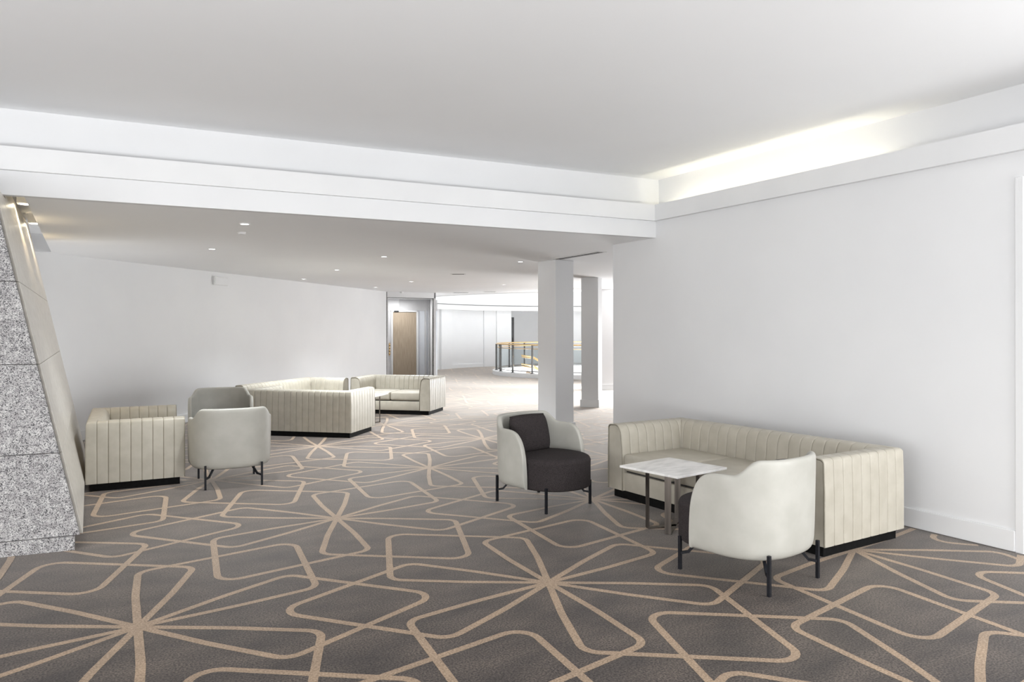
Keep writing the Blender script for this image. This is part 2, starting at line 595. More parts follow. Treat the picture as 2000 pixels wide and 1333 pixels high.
def at(px, py, d):
    """world point on the line of sight (px, py) at real distance d, for siting the far walls"""
    a, b = px - 1000, py - 644.5
    u, v = a - b * ROLL, b + a * ROLL
    p = rt * (u / 1440 * d) + fw * d
    return Vector((p.x, p.y, 1.55 - v / 1440 * d))
def pxy(px, d):
    p = at(px, 644.5, d)
    return (p.x, p.y)
FD = 19.98
PA, PB = Vector(pxy(755, FD)), Vector(pxy(848, 20.6))
pd = (PB - PA).normalized()
pn = Vector((-pd.y, pd.x))          # away from the camera
def por(t, n=0):
    p = PA + pd * t + pn * n
    return (p.x, p.y)
PW = (PB - PA).length
portal = thing('lobby_portal', 'white door alcove with thin dark metal edges at the end of left wall', 'alcove', (PA.x, PA.y, 0))
def padd(name, pts, z0, z1, mat):
    o = prism_obj(name, pts, z0, z1, mat)
    o.parent = portal
    o.matrix_parent_inverse = Matrix.Translation((-PA.x, -PA.y, 0))
    return o
padd('header', [por(-.02, 0), por(PW, 0), por(PW, .25), por(-.02, .25)], 2.43, Z_LOW, 'white')
padd('edge_strip', [por(-.02, -.012), por(.012, -.012), por(.012, .06), por(-.02, .06)], 0, 2.585, 'rail_grey')
padd('edge_strip', [por(PW - .035, -.012), por(PW - .015, -.012), por(PW - .015, .06), por(PW - .035, .06)], 0, 2.43, 'rail_grey')
padd('jamb', [por(PW - .015, -.012), por(PW + .04, -.012), por(PW + .04, .1), por(PW - .015, .1)], 0, 2.43, 'grey_panel')
padd('edge_strip', [por(.012, -.010), por(PW, -.010), por(PW, .02), por(.012, .02)], 2.42, 2.432, 'rail_grey')
padd('side_panel', [por(-.02, .06), por(.06, .06), por(.06, 1.7), por(-.02, 1.7)], 0, 2.45, 'white')
# back of the alcove at depth ~1.5 m
BK = 1.45
def bkx(px):
    """distance along the alcove back of a photo column"""
    ray = Vector(pxy(px, 1.0))
    # solve ray*k = PA + pd*t + pn*BK
    A = np.array([[ray.x, -pd.x], [ray.y, -pd.y]])
    b = np.array([PA.x + pn.x * BK, PA.y + pn.y * BK])
    k, t = np.linalg.solve(A, b)
    return float(t)
t_dl, t_dr = bkx(766.5), bkx(812)
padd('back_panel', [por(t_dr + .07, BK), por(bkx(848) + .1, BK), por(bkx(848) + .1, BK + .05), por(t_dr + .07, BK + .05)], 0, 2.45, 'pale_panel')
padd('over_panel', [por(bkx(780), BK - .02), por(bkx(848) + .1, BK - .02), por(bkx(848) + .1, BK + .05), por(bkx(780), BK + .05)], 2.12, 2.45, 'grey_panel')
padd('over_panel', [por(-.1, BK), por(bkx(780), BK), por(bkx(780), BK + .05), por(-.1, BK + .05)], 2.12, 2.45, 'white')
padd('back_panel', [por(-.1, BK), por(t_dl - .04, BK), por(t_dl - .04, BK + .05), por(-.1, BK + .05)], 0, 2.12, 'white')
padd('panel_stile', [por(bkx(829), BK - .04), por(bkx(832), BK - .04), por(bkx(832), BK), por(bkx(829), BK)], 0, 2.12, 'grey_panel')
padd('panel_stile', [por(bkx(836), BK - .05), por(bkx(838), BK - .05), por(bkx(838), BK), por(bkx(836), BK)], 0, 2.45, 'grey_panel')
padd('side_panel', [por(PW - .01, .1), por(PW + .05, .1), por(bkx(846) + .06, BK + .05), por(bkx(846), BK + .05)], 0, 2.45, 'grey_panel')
padd('alcove_ceiling', [por(-.02, .2), por(PW + .02, .2), por(bkx(846) + .06, BK + .05), por(-.1, BK + .05)], 2.45, 2.5, 'white')
ald = bpy.data.lights.new('alcove_fill', 'AREA')  # added area lamp to brighten the alcove interior, no fitting modelled
ald.size = .5
ald.energy = 14
alo = link(bpy.data.objects.new('alcove_fill', ald))
_p = por(PW * .55, .8)
alo.location = (_p[0], _p[1], 2.42)
# the oak door
dp = Vector(por(t_dl, BK - .04))
door = bpy.data.objects.new('door_1', None)
link(door)
door.location = (dp.x, dp.y, 0)
door['kind'] = 'structure'
dang = math.atan2(pd.y, pd.x)
door.rotation_euler = (0, 0, dang)
dw = t_dr - t_dl
box_obj('door_leaf', (0, dw, 0, .05, .01, 2.07), 'wood', door, bevel=.003)
box_obj('door_frame', (-.055, -.005, -.02, .08, 0, 2.12), 'white', door)
box_obj('door_frame', (dw + .005, dw + .06, -.02, .08, 0, 2.12), 'white', door)
box_obj('door_frame', (-.055, dw + .06, -.02, .08, 2.08, 2.12), 'white', door)
box_obj('door_closer', (.03, .17, -.03, .0, 2.075, 2.115), 'dark_gap', door)
box_obj('door_panel', (-.16, -.06, -.01, .03, 0, 2.1), 'grey_panel', door)
bm = bmesh.new()
for k in range(4):
    bmesh.ops.create_uvsphere(bm, u_segments=8, v_segments=6, radius=.028, matrix=Matrix.Translation((-.11, -.035, .86 + .085 * k)))
bar(bm, (-.11, -.03, .80), (-.11, -.03, 1.18), .02, .02)
obj('door_handle', bm, 'brass', door, smooth=1)

# ------------------------------------------------------------------ rotunda: curved wall, fascia, drum, curb, balustrade
def arc_wall(name, r0, r1, a0, a1, z0, z1, mat, n=40, kind='structure', parent=None):
    bm = bmesh.new()
    P = []
    for i in range(n + 1):
        a = a0 + (a1 - a0) * i / n
        ca, sa = math.cos(a), math.sin(a)
        P.append([(RC[0] + r * ca, RC[1] + r * sa, z) for r, z in ((r0, z0), (r0, z1), (r1, z1), (r1, z0))])
    V = grid_mesh(bm, P, wrap=True)
    if abs(abs(a1 - a0) - 2 * PI) > 1e-3:
        bm.faces.new(V[0])
        bm.faces.new(V[-1][::-1])
    else:
        bmesh.ops.remove_doubles(bm, verts=bm.verts, dist=1e-4)
    return obj(name, bm, mat, parent, smooth=.5, kind=kind)

def rang(px):
    """angle on the far rotunda wall under a photo column"""
    d = Vector(pxy(px, 1.0)).normalized()
    c = Vector(RC)
    b = d.dot(c)
    disc = b * b - (c.length_squared - R_WALL ** 2)
    p = d * (b + math.sqrt(disc)) - c
    return math.atan2(p.y, p.x)
a_l, a_rec, a_rec2 = rang(851) + .06, rang(999), rang(1095)
arc_wall('wall_rotunda_left', R_WALL, R_WALL + .2, a_rec, a_l, 0, 2.55, 'white')
arc_wall('baseboard_rotunda', R_WALL - .02, R_WALL + .01, a_rec, a_l, 0, .15, 'trim')
arc_wall('wall_rotunda_recess', R_WALL + .9, R_WALL + 1.1, a_rec2 - .05, a_rec + .12, 0, 2.55, 'white')
arc_wall('wall_rotunda_right', R_WALL, R_WALL + .2, -.5, a_rec2, 0, 2.55, 'white')
arc_wall('ceiling_rotunda_recess', R_WALL - .02, R_WALL + 1.2, a_rec2 - .05, a_rec + .12, 2.36, 2.40, 'white')
arc_wall('trim_5', R_OPEN - .05, R_WALL + .25, -.55, a_l + .02, 2.35, 2.545, 'trim', n=60)
arc_wall('wall_rotunda_drum', R_OPEN, R_OPEN + .15, 0, 2 * PI, Z_LOW - .01, 4.6, 'white', n=96)
arc_wall('wall_rotunda_clerestory', R_OPEN + .12, R_OPEN + .2, -.55, a_l + .02, 2.53, 4.6, 'white', n=60)
for i, (pa, pb) in enumerate(((858, 879), (944, 968), (968, 996))):
    arc_wall('trim_%d' % (6 + i), R_WALL - (.10 if i != 1 else .05), R_WALL + .02, rang(pb), rang(pa), 0, 2.36, 'white', n=6)
# short return walls of the recess and its dark door
for k, (a, nm) in enumerate(((a_rec, 'wall_recess_left'), (a_rec2, 'wall_recess_right'))):
    ca, sa = math.cos(a), math.sin(a)
    t = Vector((-sa, ca))
    c0 = Vector(RC) + Vector((ca, sa)) * R_WALL
    c1 = Vector(RC) + Vector((ca, sa)) * (R_WALL + 1.0)
    w = .1 if k == 0 else -.1
    prism_obj(nm, [(c0.x, c0.y), (c1.x, c1.y), (c1.x + t.x * w, c1.y + t.y * w), (c0.x + t.x * w, c0.y + t.y * w)], 0, 2.55, 'white', kind='structure')
def ring_hit(px, r):
    d = Vector(pxy(px, 1.0)).normalized()
    c = Vector(RC)
    b = d.dot(c)
    return d * (b + math.sqrt(b * b - (c.length_squared - r * r)))
pdr = ring_hit(1003.5, R_WALL + .86)
pdl = ring_hit(990, R_WALL + .86)
d2 = bpy.data.objects.new('door_2', None)
link(d2)
d2['kind'] = 'structure'
d2.location = (pdr.x, pdr.y, 0)
d2.rotation_euler = (0, 0, math.atan2(pdl.y - pdr.y, pdl.x - pdr.x))
box_obj('door_leaf', (0, .75, -.03, .03, .005, 2.1), 'door_grey', d2, bevel=.003)
box_obj('door_handle', (.06, .08, .03, .07, .9, 1.2), 'rail_grey', d2)

# enclosing walls that close the building off
box_obj('wall_far', (4.0, 22.5, 29.3, 29.5, 0, 5), 'white', kind='structure')
box_obj('wall_far_right', (22.1, 22.3, Y_END - .2, 29.5, 0, 3), 'white', kind='structure')
box_obj('wall_side_left', (XL - .2, XL, -4.5, 18, 0, Z_TOP + .1), 'white', kind='structure')
c0 = por(PW + .05, .0)
c1 = (RC[0] + (R_WALL + .05) * math.cos(a_l - .0), RC[1] + (R_WALL + .05) * math.sin(a_l - .0))
prism_obj('wall_lobby_return', [c0, c1, (c1[0] - .2, c1[1] + .12), (c0[0] - .0, c0[1] + .3)], 0, Z_LOW, 'white', kind='structure')

# curb
arc_wall('trim_9', R_CURB - .32, R_CURB, 0, 2 * PI, 0, .13, 'trim', n=80)
arc_wall('wall_rotunda_well', R_CURB - .34, R_CURB - .30, 0, 2 * PI, -3.2, .0, 'white', n=60)
bm = bmesh.new()
prism(bm, circle(*RC, R_CURB, 48), -3.25, -3.2)
obj('floor_below', bm, 'travertine', kind='structure')
R_B = R_CURB - .14
bal = thing('balustrade', 'round balustrade with brass rails and grey posts on the white curb', 'railing', (RC[0], RC[1], .13))
def ring(name, r, z, rad, mat, n=72):
    bm = bmesh.new()
    tube(bm, [(r * math.cos(2 * PI * i / n), r * math.sin(2 * PI * i / n), z) for i in range(n)], rad, 8, closed=True)
    return obj(name, bm, mat, bal, smooth=3.1)
ring('top_rail', R_B, .93, .024, 'brass')
ring('mid_rail', R_B - .05, .80, .012, 'brass')
ring('bottom_rail', R_B, .07, .012, 'rail_grey')
NP = 22
post_me = None
for i in range(NP):
    a = 2 * PI * (i + .3) / NP
    if post_me is None:
        bm = bmesh.new()
        add_box(bm, -.035, .035, -.012, .012, 0, .92)
        add_box(bm, -.06, .06, -.04, .04, 0, .012)
        po = obj('post', bm, 'rail_grey', bal)
        post_me = po.data
    else:
        po = link(bpy.data.objects.new('post', post_me), bal)
    po.location = (R_B * math.cos(a), R_B * math.sin(a), 0)
    po.rotation_euler = (0, 0, a)
gl_me = None
for i in range(NP):
    a = 2 * PI * (i + .8) / NP
    if gl_me is None:
        bm = bmesh.new()
        L2 = R_B * math.sin(PI / NP) - .05
        add_box(bm, -.005, .005, -L2, L2, .10, .78)
        go = obj('glass_panel', bm, 'glass', bal)
        gl_me = go.data
    else:
        go = link(bpy.data.objects.new('glass_panel', gl_me), bal)
    rr = R_B * math.cos(PI / NP)
    go.location = (rr * math.cos(a), rr * math.sin(a), 0)
    go.rotation_euler = (0, 0, a)

stair = thing('staircase', 'brass-railed staircase slanting down inside the round well', 'staircase', (RC[0], RC[1], 0), R(-30))
for y in (-.75, .75):
    for z in (.0, -.32):
        bm = bmesh.new()
        tube(bm, [(-2.35, y, .62 + z), (-1.9, y, .55 + z), (1.9, y, -1.75 + z)], .022, 8)
        obj('handrail', bm, 'brass', stair, smooth=3.1)
    bm = bmesh.new()
    bar(bm, (-2.2, y, -.05), (1.9, y, -2.5), .06, .26)
    obj('stringer', bm, 'wood', stair)
for i in range(14):
    u = i / 14
    box_obj('step', (-2.2 + 4.1 * u, -1.85 + 4.1 * u, -.74, .74, -.12 - 2.45 * u, -.07 - 2.45 * u), 'wood', stair)

# ------------------------------------------------------------------ columns
def column(name, x, y, w, d, ang, z1, label, base=True):
    t = thing(name, label, 'column', (x, y, 0), ang, None)
    box_obj('shaft', (-w / 2, w / 2, -d / 2, d / 2, 0, z1), 'white', t, bevel=.006)
    if base:
        box_obj('base', (-w / 2 - .02, w / 2 + .02, -d / 2 - .02, d / 2 + .02, 0, .15), 'trim', t, bevel=.005)
    return t
column('column', 6.145, 9.395, .355, .42, R(7), Z_LOW, 'square white column nearest the right wall end, behind the lone armchair')
column('column', 8.78, 12.10, .345, .345, R(-50), Z_LOW, 'slim white column on a low base seen in the gap beside the nearest column')
column('column', 11.55, 15.30, .36, .36, R(-29), Z_LOW, 'farthest white column, mostly hidden by the edge of right wall')

# ------------------------------------------------------------------ stone pylon
py = thing('stone_pylon', 'leaning stone pylon with grey granite front and cream polished side', 'pylon', (-.044, 6.056, 0))
def pyl(name, verts, faces, mat, bevel=0):
    bm = bmesh.new()
    vs = [bm.verts.new((v[0] + .044, v[1] - 6.056, v[2])) for v in verts]
    for f in faces:
        bm.faces.new([vs[i] for i in f])
    if bevel:
        bmesh.ops.recalc_face_normals(bm, faces=bm.faces)
        bmesh.ops.bevel(bm, geom=list(bm.edges), offset=bevel, segments=1, affect='EDGES')
    return obj(name, bm, mat, py)
HEX = ((0, 1, 2, 3), (7, 6, 5, 4), (0, 4, 5, 1), (1, 5, 6, 2), (2, 6, 7, 3), (3, 7, 4, 0))
SL = -.2126                       # the side leans back by this much per metre of height
def fx(z): return -.044 + SL * (z - .10)
def fy(x): return 6.056 - .1287 * (x + .044)     # front face line
joints = [.10, .69, 1.315, 1.89, 2.50, 3.0]
XB = -1.6
for i in range(5):
    z0, z1 = joints[i] + .0015, joints[i + 1] - .0015
    if i == 3:
        z1 = 2.4999
    if i == 4:
        z0 = 2.5001
    if i == 4:
        z1 = 2.77
    a0, a1 = fx(z0) - .018, fx(z1) - .018
    # granite slab of the front
    v = [(XB, fy(XB), z0), (a0, fy(a0), z0), (a0, fy(a0) + .06, z0), (XB, fy(XB) + .06, z0),
         (XB, fy(XB), z1), (a1, fy(a1), z1), (a1, fy(a1) + .06, z1), (XB, fy(XB) + .06, z1)]
    if i < 4:
        pyl('granite_slab', v, HEX, 'granite', .003)
    # polished side panel
    b0, b1 = fx(z0), fx(z1)
    ya0, ya1 = fy(b0) + .035, fy(b1) + .035
    if i == 4:
        ya0 = ya1 = 7.0
    v = [(b0, ya0, z0), (b0, 10.12, z0), (b0 - .05, 10.12, z0), (b0 - .05, ya0 + .04, z0),
         (b1, ya1, z1), (b1, 10.12, z1), (b1 - .05, 10.12, z1), (b1 - .05, ya1 + .04, z1)]
    pyl('side_panel', v, HEX, 'travertine', .0015)
    if i == 4:
        c0, c1_ = fx(2.5001), fx(2.583)
        v = [(c0, fy(c0) + .035, 2.5001), (c0, 6.9999, 2.5001), (c0 - .05, 6.9999, 2.5001), (c0 - .05, fy(c0) + .075, 2.5001),
             (c1_, fy(c1_) + .035, 2.583), (c1_, 6.9999, 2.583), (c1_ - .05, 6.9999, 2.583), (c1_ - .05, fy(c1_) + .075, 2.583)]
        pyl('side_panel', v, HEX, 'travertine')
# core and plinth
zt = 2.79
v = [(XB, fy(XB) + .05, 0.02), (fx(.1) - .05, fy(fx(.1)) + .05, .02), (fx(.1) - .05, 10.1, .02), (XB, 10.1, .02),
     (XB, fy(XB) + .05, 2.55), (fx(2.55) - .05, fy(fx(2.55)) + .05, 2.55), (fx(2.55) - .05, 10.1, 2.55), (XB, 10.1, 2.55)]
pyl('core', v, HEX, 'dark_gap')
px1 = -.095
v = [(XB, fy(XB) - .02, 0), (px1, fy(px1) - .02, 0), (px1, 10.0, 0), (XB, 10.0, 0),
     (XB, fy(XB) - .02, .1), (px1, fy(px1) - .02, .1), (px1, 10.0, .1), (XB, 10.0, .1)]
pyl('plinth', v, HEX, 'granite', .002)

# ------------------------------------------------------------------ sofas
def arm_profile(T, H, z0):
    """(inward distance, height) from outer bottom, over the top, to inner bottom"""
    P = [(0, z0), (0, z0 + .02), (0, .25), (0, .45), (0.004, H - .09)]
    for k in range(1, 6):
        a = PI / 2 * k / 5
        P.append((.004 + .032 * (1 - math.cos(a)), H - .034 + .034 * math.sin(a)))
    P.append((T * .50, H + .004))
    P.append((T * .62, H - .002))
    c = T * .62
    for k in range(1, 7):
        a = PI / 2 * k / 6
        P.append((c + (T * .93 - c) * math.sin(a) ** 1.1, H - .002 - .13 * (1 - math.cos(a))))
    P += [(T * .965, H - .20), (T * .99, H - .26), (T, .36), (T, .25), (T, z0)]
    return P

def sweep(prof, L, nch, k0, k1, groove=.0075, bulge=.0016):
    """channelled upholstery run along x from 0 to L; profile inward is +y; ends mitred by k0,k1 (1 = 45 degrees)"""
    xs = []
    for c in range(nch):
        for f, off in ((0, -1), (.018, -.45), (.04, -.08), (.075, .35), (.15, .7), (.32, .92), (.5, 1), (.68, .92), (.85, .7), (.925, .35), (.96, -.08), (.982, -.45)):
            xs.append(((c + f) * L / nch, off))
    xs.append((L, -1))
    # outward normals of the profile in the (d, z) plane
    N = []
    for i in range(len(prof)):
        a = prof[max(i - 1, 0)]
        b = prof[min(i + 1, len(prof) - 1)]
        t = Vector((b[0] - a[0], b[1] - a[1])).normalized()
        N.append(Vector((-t.y, t.x)))
    rows = []
    for x, off in xs:
        o = bulge * off if off > 0 else groove * off
        row = []
        for (d, z), n in zip(prof, N):
            dd, zz = d + n.x * o, z + n.y * o
            xx = min(max(x, k0 * dd), L - k1 * dd)
            row.append((xx, dd, zz))
        rows.append(row)
    return rows

def sofa(label, loc, rz, L, D, seats, arms=(True, True), T=.205, H=.672, ch=.097, group='channelled leather sofas', pitch_seat=None, seat_x1=None, cat='sofa', name='sofa'):
    t = thing(name, label, cat, (loc[0], loc[1], 0), rz, group)
    z0 = .078
    prof = arm_profile(T, H, z0)
    nb = max(3, round(L / ch))
    na = max(3, round(D / ch))
    # back: runs along x at y = 0 (outer) inward +y
    bm = bmesh.new()
    grid_mesh(bm, sweep(prof, L, nb, 1 if arms[0] else 0, 1 if arms[1] else 0))
    bmesh.ops.remove_doubles(bm, verts=bm.verts, dist=2e-4)
    if not arms[1]:
        bm.faces.new([bm.verts.new((L - .004, d, z)) for d, z in prof])
    if not arms[0]:
        bm.faces.new([bm.verts.new((.004, d, z)) for d, z in prof])
    obj('backrest', bm, 'leather', t, smooth=1.0)
    for side in (0, 1):
        if not arms[side]:
            continue
        bm = bmesh.new()
        rows = sweep(prof, D, na, 1, 0)
        if side == 0:
            P = [[(d, x, z) for x, d, z in r] for r in rows]
        else:
            P = [[(L - d, x, z) for x, d, z in r] for r in rows]
        grid_mesh(bm, P)
        bmesh.ops.remove_doubles(bm, verts=bm.verts, dist=2e-4)
        am = obj('armrest', bm, 'leather', t, smooth=1.0)
        # smooth front panel of the arm, framed by piping
        bm = bmesh.new()
        sx = (lambda d: d) if side == 0 else (lambda d: L - d)
        cin = [(d + (.010 if d < T / 2 else -.006), (z - .012) if z > H - .05 else z) for d, z in prof]
        fr = [bm.verts.new((sx(d), D - .004, z)) for d, z in cin]
        bk = [bm.verts.new((sx(d), D - .03, z)) for d, z in cin]
        bm.faces.new(fr)
        for i in range(len(fr)):
            j = (i + 1) % len(fr)
            bm.faces.new((fr[i], fr[j], bk[j], bk[i]))
        obj('arm_front', bm, 'leather', am)
        bm = bmesh.new()
        tube(bm, [(sx(d + (.004 if d < T / 2 else -.002)), D - .001, z - (.004 if z > H - .05 else 0)) for d, z in prof], .0052, 6)
        obj('piping', bm, 'piping', am, smooth=3.1)
    # base front panel and body under the cushions
    xa = T - .01 if arms[0] else .01
    xb = L - T + .01 if arms[1] else (seat_x1 or L)
    bm = bmesh.new()
    add_box(bm, xa, xb, T * .6, D - .022, z0, .245, bevel=.006)
    obj('base_panel', bm, 'leather', t, smooth=.6)
    bm = bmesh.new()
    add_box(bm, xa, xb, T * .6, D - .05, .24, .262)
    obj('seam_gap', bm, 'dark_gap', t)
    n = seats
    w = (xb - xa) / n
    for i in range(n):
        bm = bmesh.new()
        x0, x1 = xa + w * i + .004, xa + w * (i + 1) - .004
        add_box(bm, x0, x1, T * .75, D - .012, .258, .412, bevel=.03, seg=3)
        # crown
        for v in bm.verts:
            if v.co.z > .33:
                u = (v.co.x - x0) / (x1 - x0) * 2 - 1
                q = (v.co.y - T * .75) / (D - T * .75) * 2 - 1
                v.co.z += .012 * (1 - u * u) * (1 - q * q)
        obj('seat_cushion', bm, 'leather', t, smooth=.7)
    # plinth
    ins = .042
    px0 = ins
    px1 = L - ins if (arms[1] or not seat_x1) else seat_x1 - ins
    box_obj('plinth', (px0, px1, ins, D - ins, 0, z0 + .004), 'black', t)
    return t

sofa('long beige channelled leather sofa along the right wall behind the marble table', (5.222, 3.288), R(92.0), 2.285, .938, 3, ch=.107)
sofa('small beige channelled leather sofa beside the leaning stone pylon', (.012, 9.60), R(-92), 1.49, .868, 2)
sofa('beige channelled leather sofa seen from behind, its pleated end facing the open floor', (1.96, 11.425), R(-42.2), 1.72, .86, 2)
sofa('beige one-armed leather sofa along the left wall, behind the sofa seen from behind', (3.53, 13.88), math.atan2(-.695, -.719), 2.12, .86, 2, arms=(True, False), seat_x1=1.50)
sofa('small beige leather sofa facing the viewer in front of the oak door alcove', (5.955, 12.973), math.atan2(.682, -.731), 1.56, .90, 2)

# ------------------------------------------------------------------ armchairs
def armchair(name, label, loc, rz, pillow=True, pz=.606, group='tub armchairs'):
    t = thing(name, label, 'armchair', (loc[0], loc[1], 0), rz, group)
    a, b, ex = .385, .375, 2.55
    zb = .185
    # plan path of the outer face: from the left arm front, round the back, to the right arm front
    path = []
    yf = .150
    ns = 16
    for i in range(ns):
        path.append((-a, yf - (yf + .0) * i / ns))
    nb = 56
    for i in range(nb + 1):
        th = PI * i / nb
        cx, sy = -math.cos(th), -math.sin(th)
        k = (abs(cx) ** ex + abs(sy) ** ex) ** (-1 / ex)
        path.append((a * cx * k, b * sy * k))
    for i in range(1, ns + 1):
        path.append((a, yf * i / ns))
    def sstep(x):
        x = max(0, min(1, x))
        return x * x * (3 - 2 * x)
    def height(x, y):
        h_arm = .688 - .02 * max(0, y + .1)
        h_back = .785
        if y < -.05:
            ay = -y
            s = sstep((ay - .165) / .130)
            h = h_arm + (h_back - h_arm) * s
            # soft outer corner of the high back
        else:
            h = h_arm
        y0 = -.10
        if y > y0:
            q = (y - y0) / (yf - y0)
            h = zb + .012 + (h_arm - zb - .012) * max(0, 1 - q ** 3.6) ** (1 / 2.9)
        return h
    rows_path = []
    n = len(path)
    for i, (x, y) in enumerate(path):
        p0 = path[max(i - 1, 0)]
        p1 = path[min(i + 1, n - 1)]
        tx, ty = p1[0] - p0[0], p1[1] - p0[1]
        l = math.hypot(tx, ty)
        nx, ny = ty / l, -tx / l            # outward (path runs left -> back -> right)
        if nx * x + ny * (y + .0) < 0 and abs(y) > .01 and y < 0:
            nx, ny = -nx, -ny
        if y >= 0:
            nx, ny = (1 if x > 0 else -1), 0
        h = height(x, y)
        th = .046
        row = []
        def P(off, z):
            row.append((x + nx * off, y + ny * off, z))
        hh = h - zb
        rr = min(th / 2, hh * .4)
        # outer face bottom to top, rounded rim, inner face
        tuck = [(-.045, 0), (-.022, .012), (-.008, .035), (0, .07)]
        for off, dz in tuck:
            if dz < hh - rr:
                P(off, zb + dz)
            else:
                P(off, zb + max(0, (hh - rr)) * dz / .07)
        zt0 = h - rr
        zlo = min(zb + .07, zt0)
        for q in (.25, .5, .75, 1):
            z = zlo + (zt0 - zlo) * q
            P(.012 * ((z - zb) / .6) , z)
        fl_ = .012 * ((zt0 - zb) / .6)
        for k in range(1, 6):
            an = PI * k / 6
            P(fl_ - th / 2 + math.cos(an) * th / 2, zt0 + math.sin(an) * rr)
        for q in (1, .66, .33, 0):
            z = zb + .03 + (zt0 - zb - .03) * q
            P(-th + .012 * ((z - zb) / .6), min(z, zt0))
        rows_path.append(row)
    bm = bmesh.new()
    V = grid_mesh(bm, rows_path, wrap=True)
    bm.faces.new(V[0])
    bm.faces.new(V[-1][::-1])
    shell = obj('shell', bm, 'leather_shell', t, smooth=1.2)
    md = shell.modifiers.new('sub', 'SUBSURF')
    md.levels = md.render_levels = 1
    # underside pan
    bm = bmesh.new()
    pan = [(x * .80, y * .80) for x, y in path]
    prism(bm, pan, .183, .20)
    obj('seat_pan', bm, 'black_metal', t)
    # thick rounded seat drum
    bm = bmesh.new()
    rows = []
    for z, s in ((.185, .90), (.182, .96), (.190, .99), (.20, 1.0), (.30, 1.0), (.395, 1.0), (.408, 1.006), (.418, 1.0), (.436, .975), (.446, .93), (.452, .75), (.456, .4), (.457, .02)):
        row = []
        for i in range(56):
            th = 2 * PI * i / 56
            cx, sy = math.cos(th), math.sin(th)
            e2 = 2.25
            k = (abs(cx) ** e2 + abs(sy) ** e2) ** (-1 / e2)
            row.append((cx * k * .328 * s, .065 + sy * k * .375 * s, z))
        rows.append(row)
    V = grid_mesh(bm, rows, wrap=True)
    bm.faces.new(V[0][::-1])
    bm.faces.new(V[-1])
    obj('seat', bm, 'charcoal', t, smooth=1.2)
    if pillow:
        bm = bmesh.new()
        nu = 18
        w, hgt, th = .225, .175, .078
        for sgn in (1, -1):
            P = []
            for i in range(nu + 1):
                r_ = []
                for j in range(nu + 1):
                    u, v = i / nu * 2 - 1, j / nu * 2 - 1
                    puff = ((1 - u ** 4) * (1 - v ** 4)) ** .55
                    pin = 1 - .03 * (1 - abs(u)) * (abs(v) > .9) - .0
                    r_.append((u * w * (1 - .05 * (v * v)) * pin, sgn * th * puff, v * hgt * (1 - .05 * (u * u))))
                P.append(r_)
            grid_mesh(bm, P)
        bmesh.ops.remove_doubles(bm, verts=bm.verts, dist=1e-4)
        pl = obj('back_pillow', bm, 'charcoal', t, smooth=2.2)
        pl.location = (0, -.180, pz)
        pl.rotation_euler = (R(14), 0, 0)
    # four slim legs, each a bar outside the shell with a bracket and a strut
    for sx in (-1, 1):
        for sy in (-1, 1):
            lx = sx * (.275 if sy > 0 else .262)
            ly = .305 if sy > 0 else -.335
            bm = bmesh.new()
            bar(bm, (lx, ly, 0), (lx, ly, .235 if sy < 0 else .215), .019, .019)
            ix, iy = lx * .70, ly * .74
            bar(bm, (lx, ly, .105), (lx * .86, ly * .88, .115), .016, .016)
            bar(bm, (lx * .87, ly * .89, .110), (ix, iy, .186), .016, .016)
            obj('leg', bm, 'black_metal', t)
    return t

armchair('armchair', 'tub armchair with dark seat and dark back cushion, standing alone near the white columns', (3.526, 5.588), R(192.5))
armchair('armchair', 'pale tub armchair seen from behind, next to the near end of the long sofa', (3.625, 3.335), R(8), pz=.575)
armchair('armchair', 'grey tub armchair seen from behind with black legs, right of the small sofa by pylon', (1.245, 7.99), R(-2.5), pillow=False)
armchair('armchair', 'tub armchair facing the viewer, mostly hidden behind another tub armchair', (1.48, 10.2), R(171.7), pillow=False)

# ------------------------------------------------------------------ tables
def side_table(label, loc, rz, S=.592, zt=.475):
    t = thing('side_table', label, 'table', (loc[0], loc[1], 0), rz, 'marble side tables')
    box_obj('tabletop', (-S / 2, S / 2, -S / 2 * .98, S / 2 * .98, zt - .018, zt), 'marble', t, bevel=.003)
    bm = bmesh.new()
    for ang in (-1, 1):
        pass
    for (x, y) in ((-.197, .088), (-.207, -.125)):
        d = Vector((x, y, 0))
        n = d.normalized()
        bm = bmesh.new()
        hgt = zt - .018
        for s in (-1, 1):
            p = d * s
            bar(bm, (p.x, p.y, 0), (p.x, p.y, hgt), .048, .011, upv=(n.x, n.y, 0))
        bar(bm, tuple(d), tuple(-d), .048, .011)
        bmesh.ops.translate(bm, verts=bm.verts, vec=(0, 0, .006))
        bar(bm, (d.x, d.y, hgt - .006), (-d.x, -d.y, hgt - .006), .048, .010)
        obj('leg_frame', bm, 'steel', t)
    return t
side_table('square white marble side table on steel legs in front of the long sofa', (3.972, 4.397), R(8))
side_table('square marble side table on a steel leg, half hidden by the sofa seen from behind', (3.98, 11.88), R(137.8))

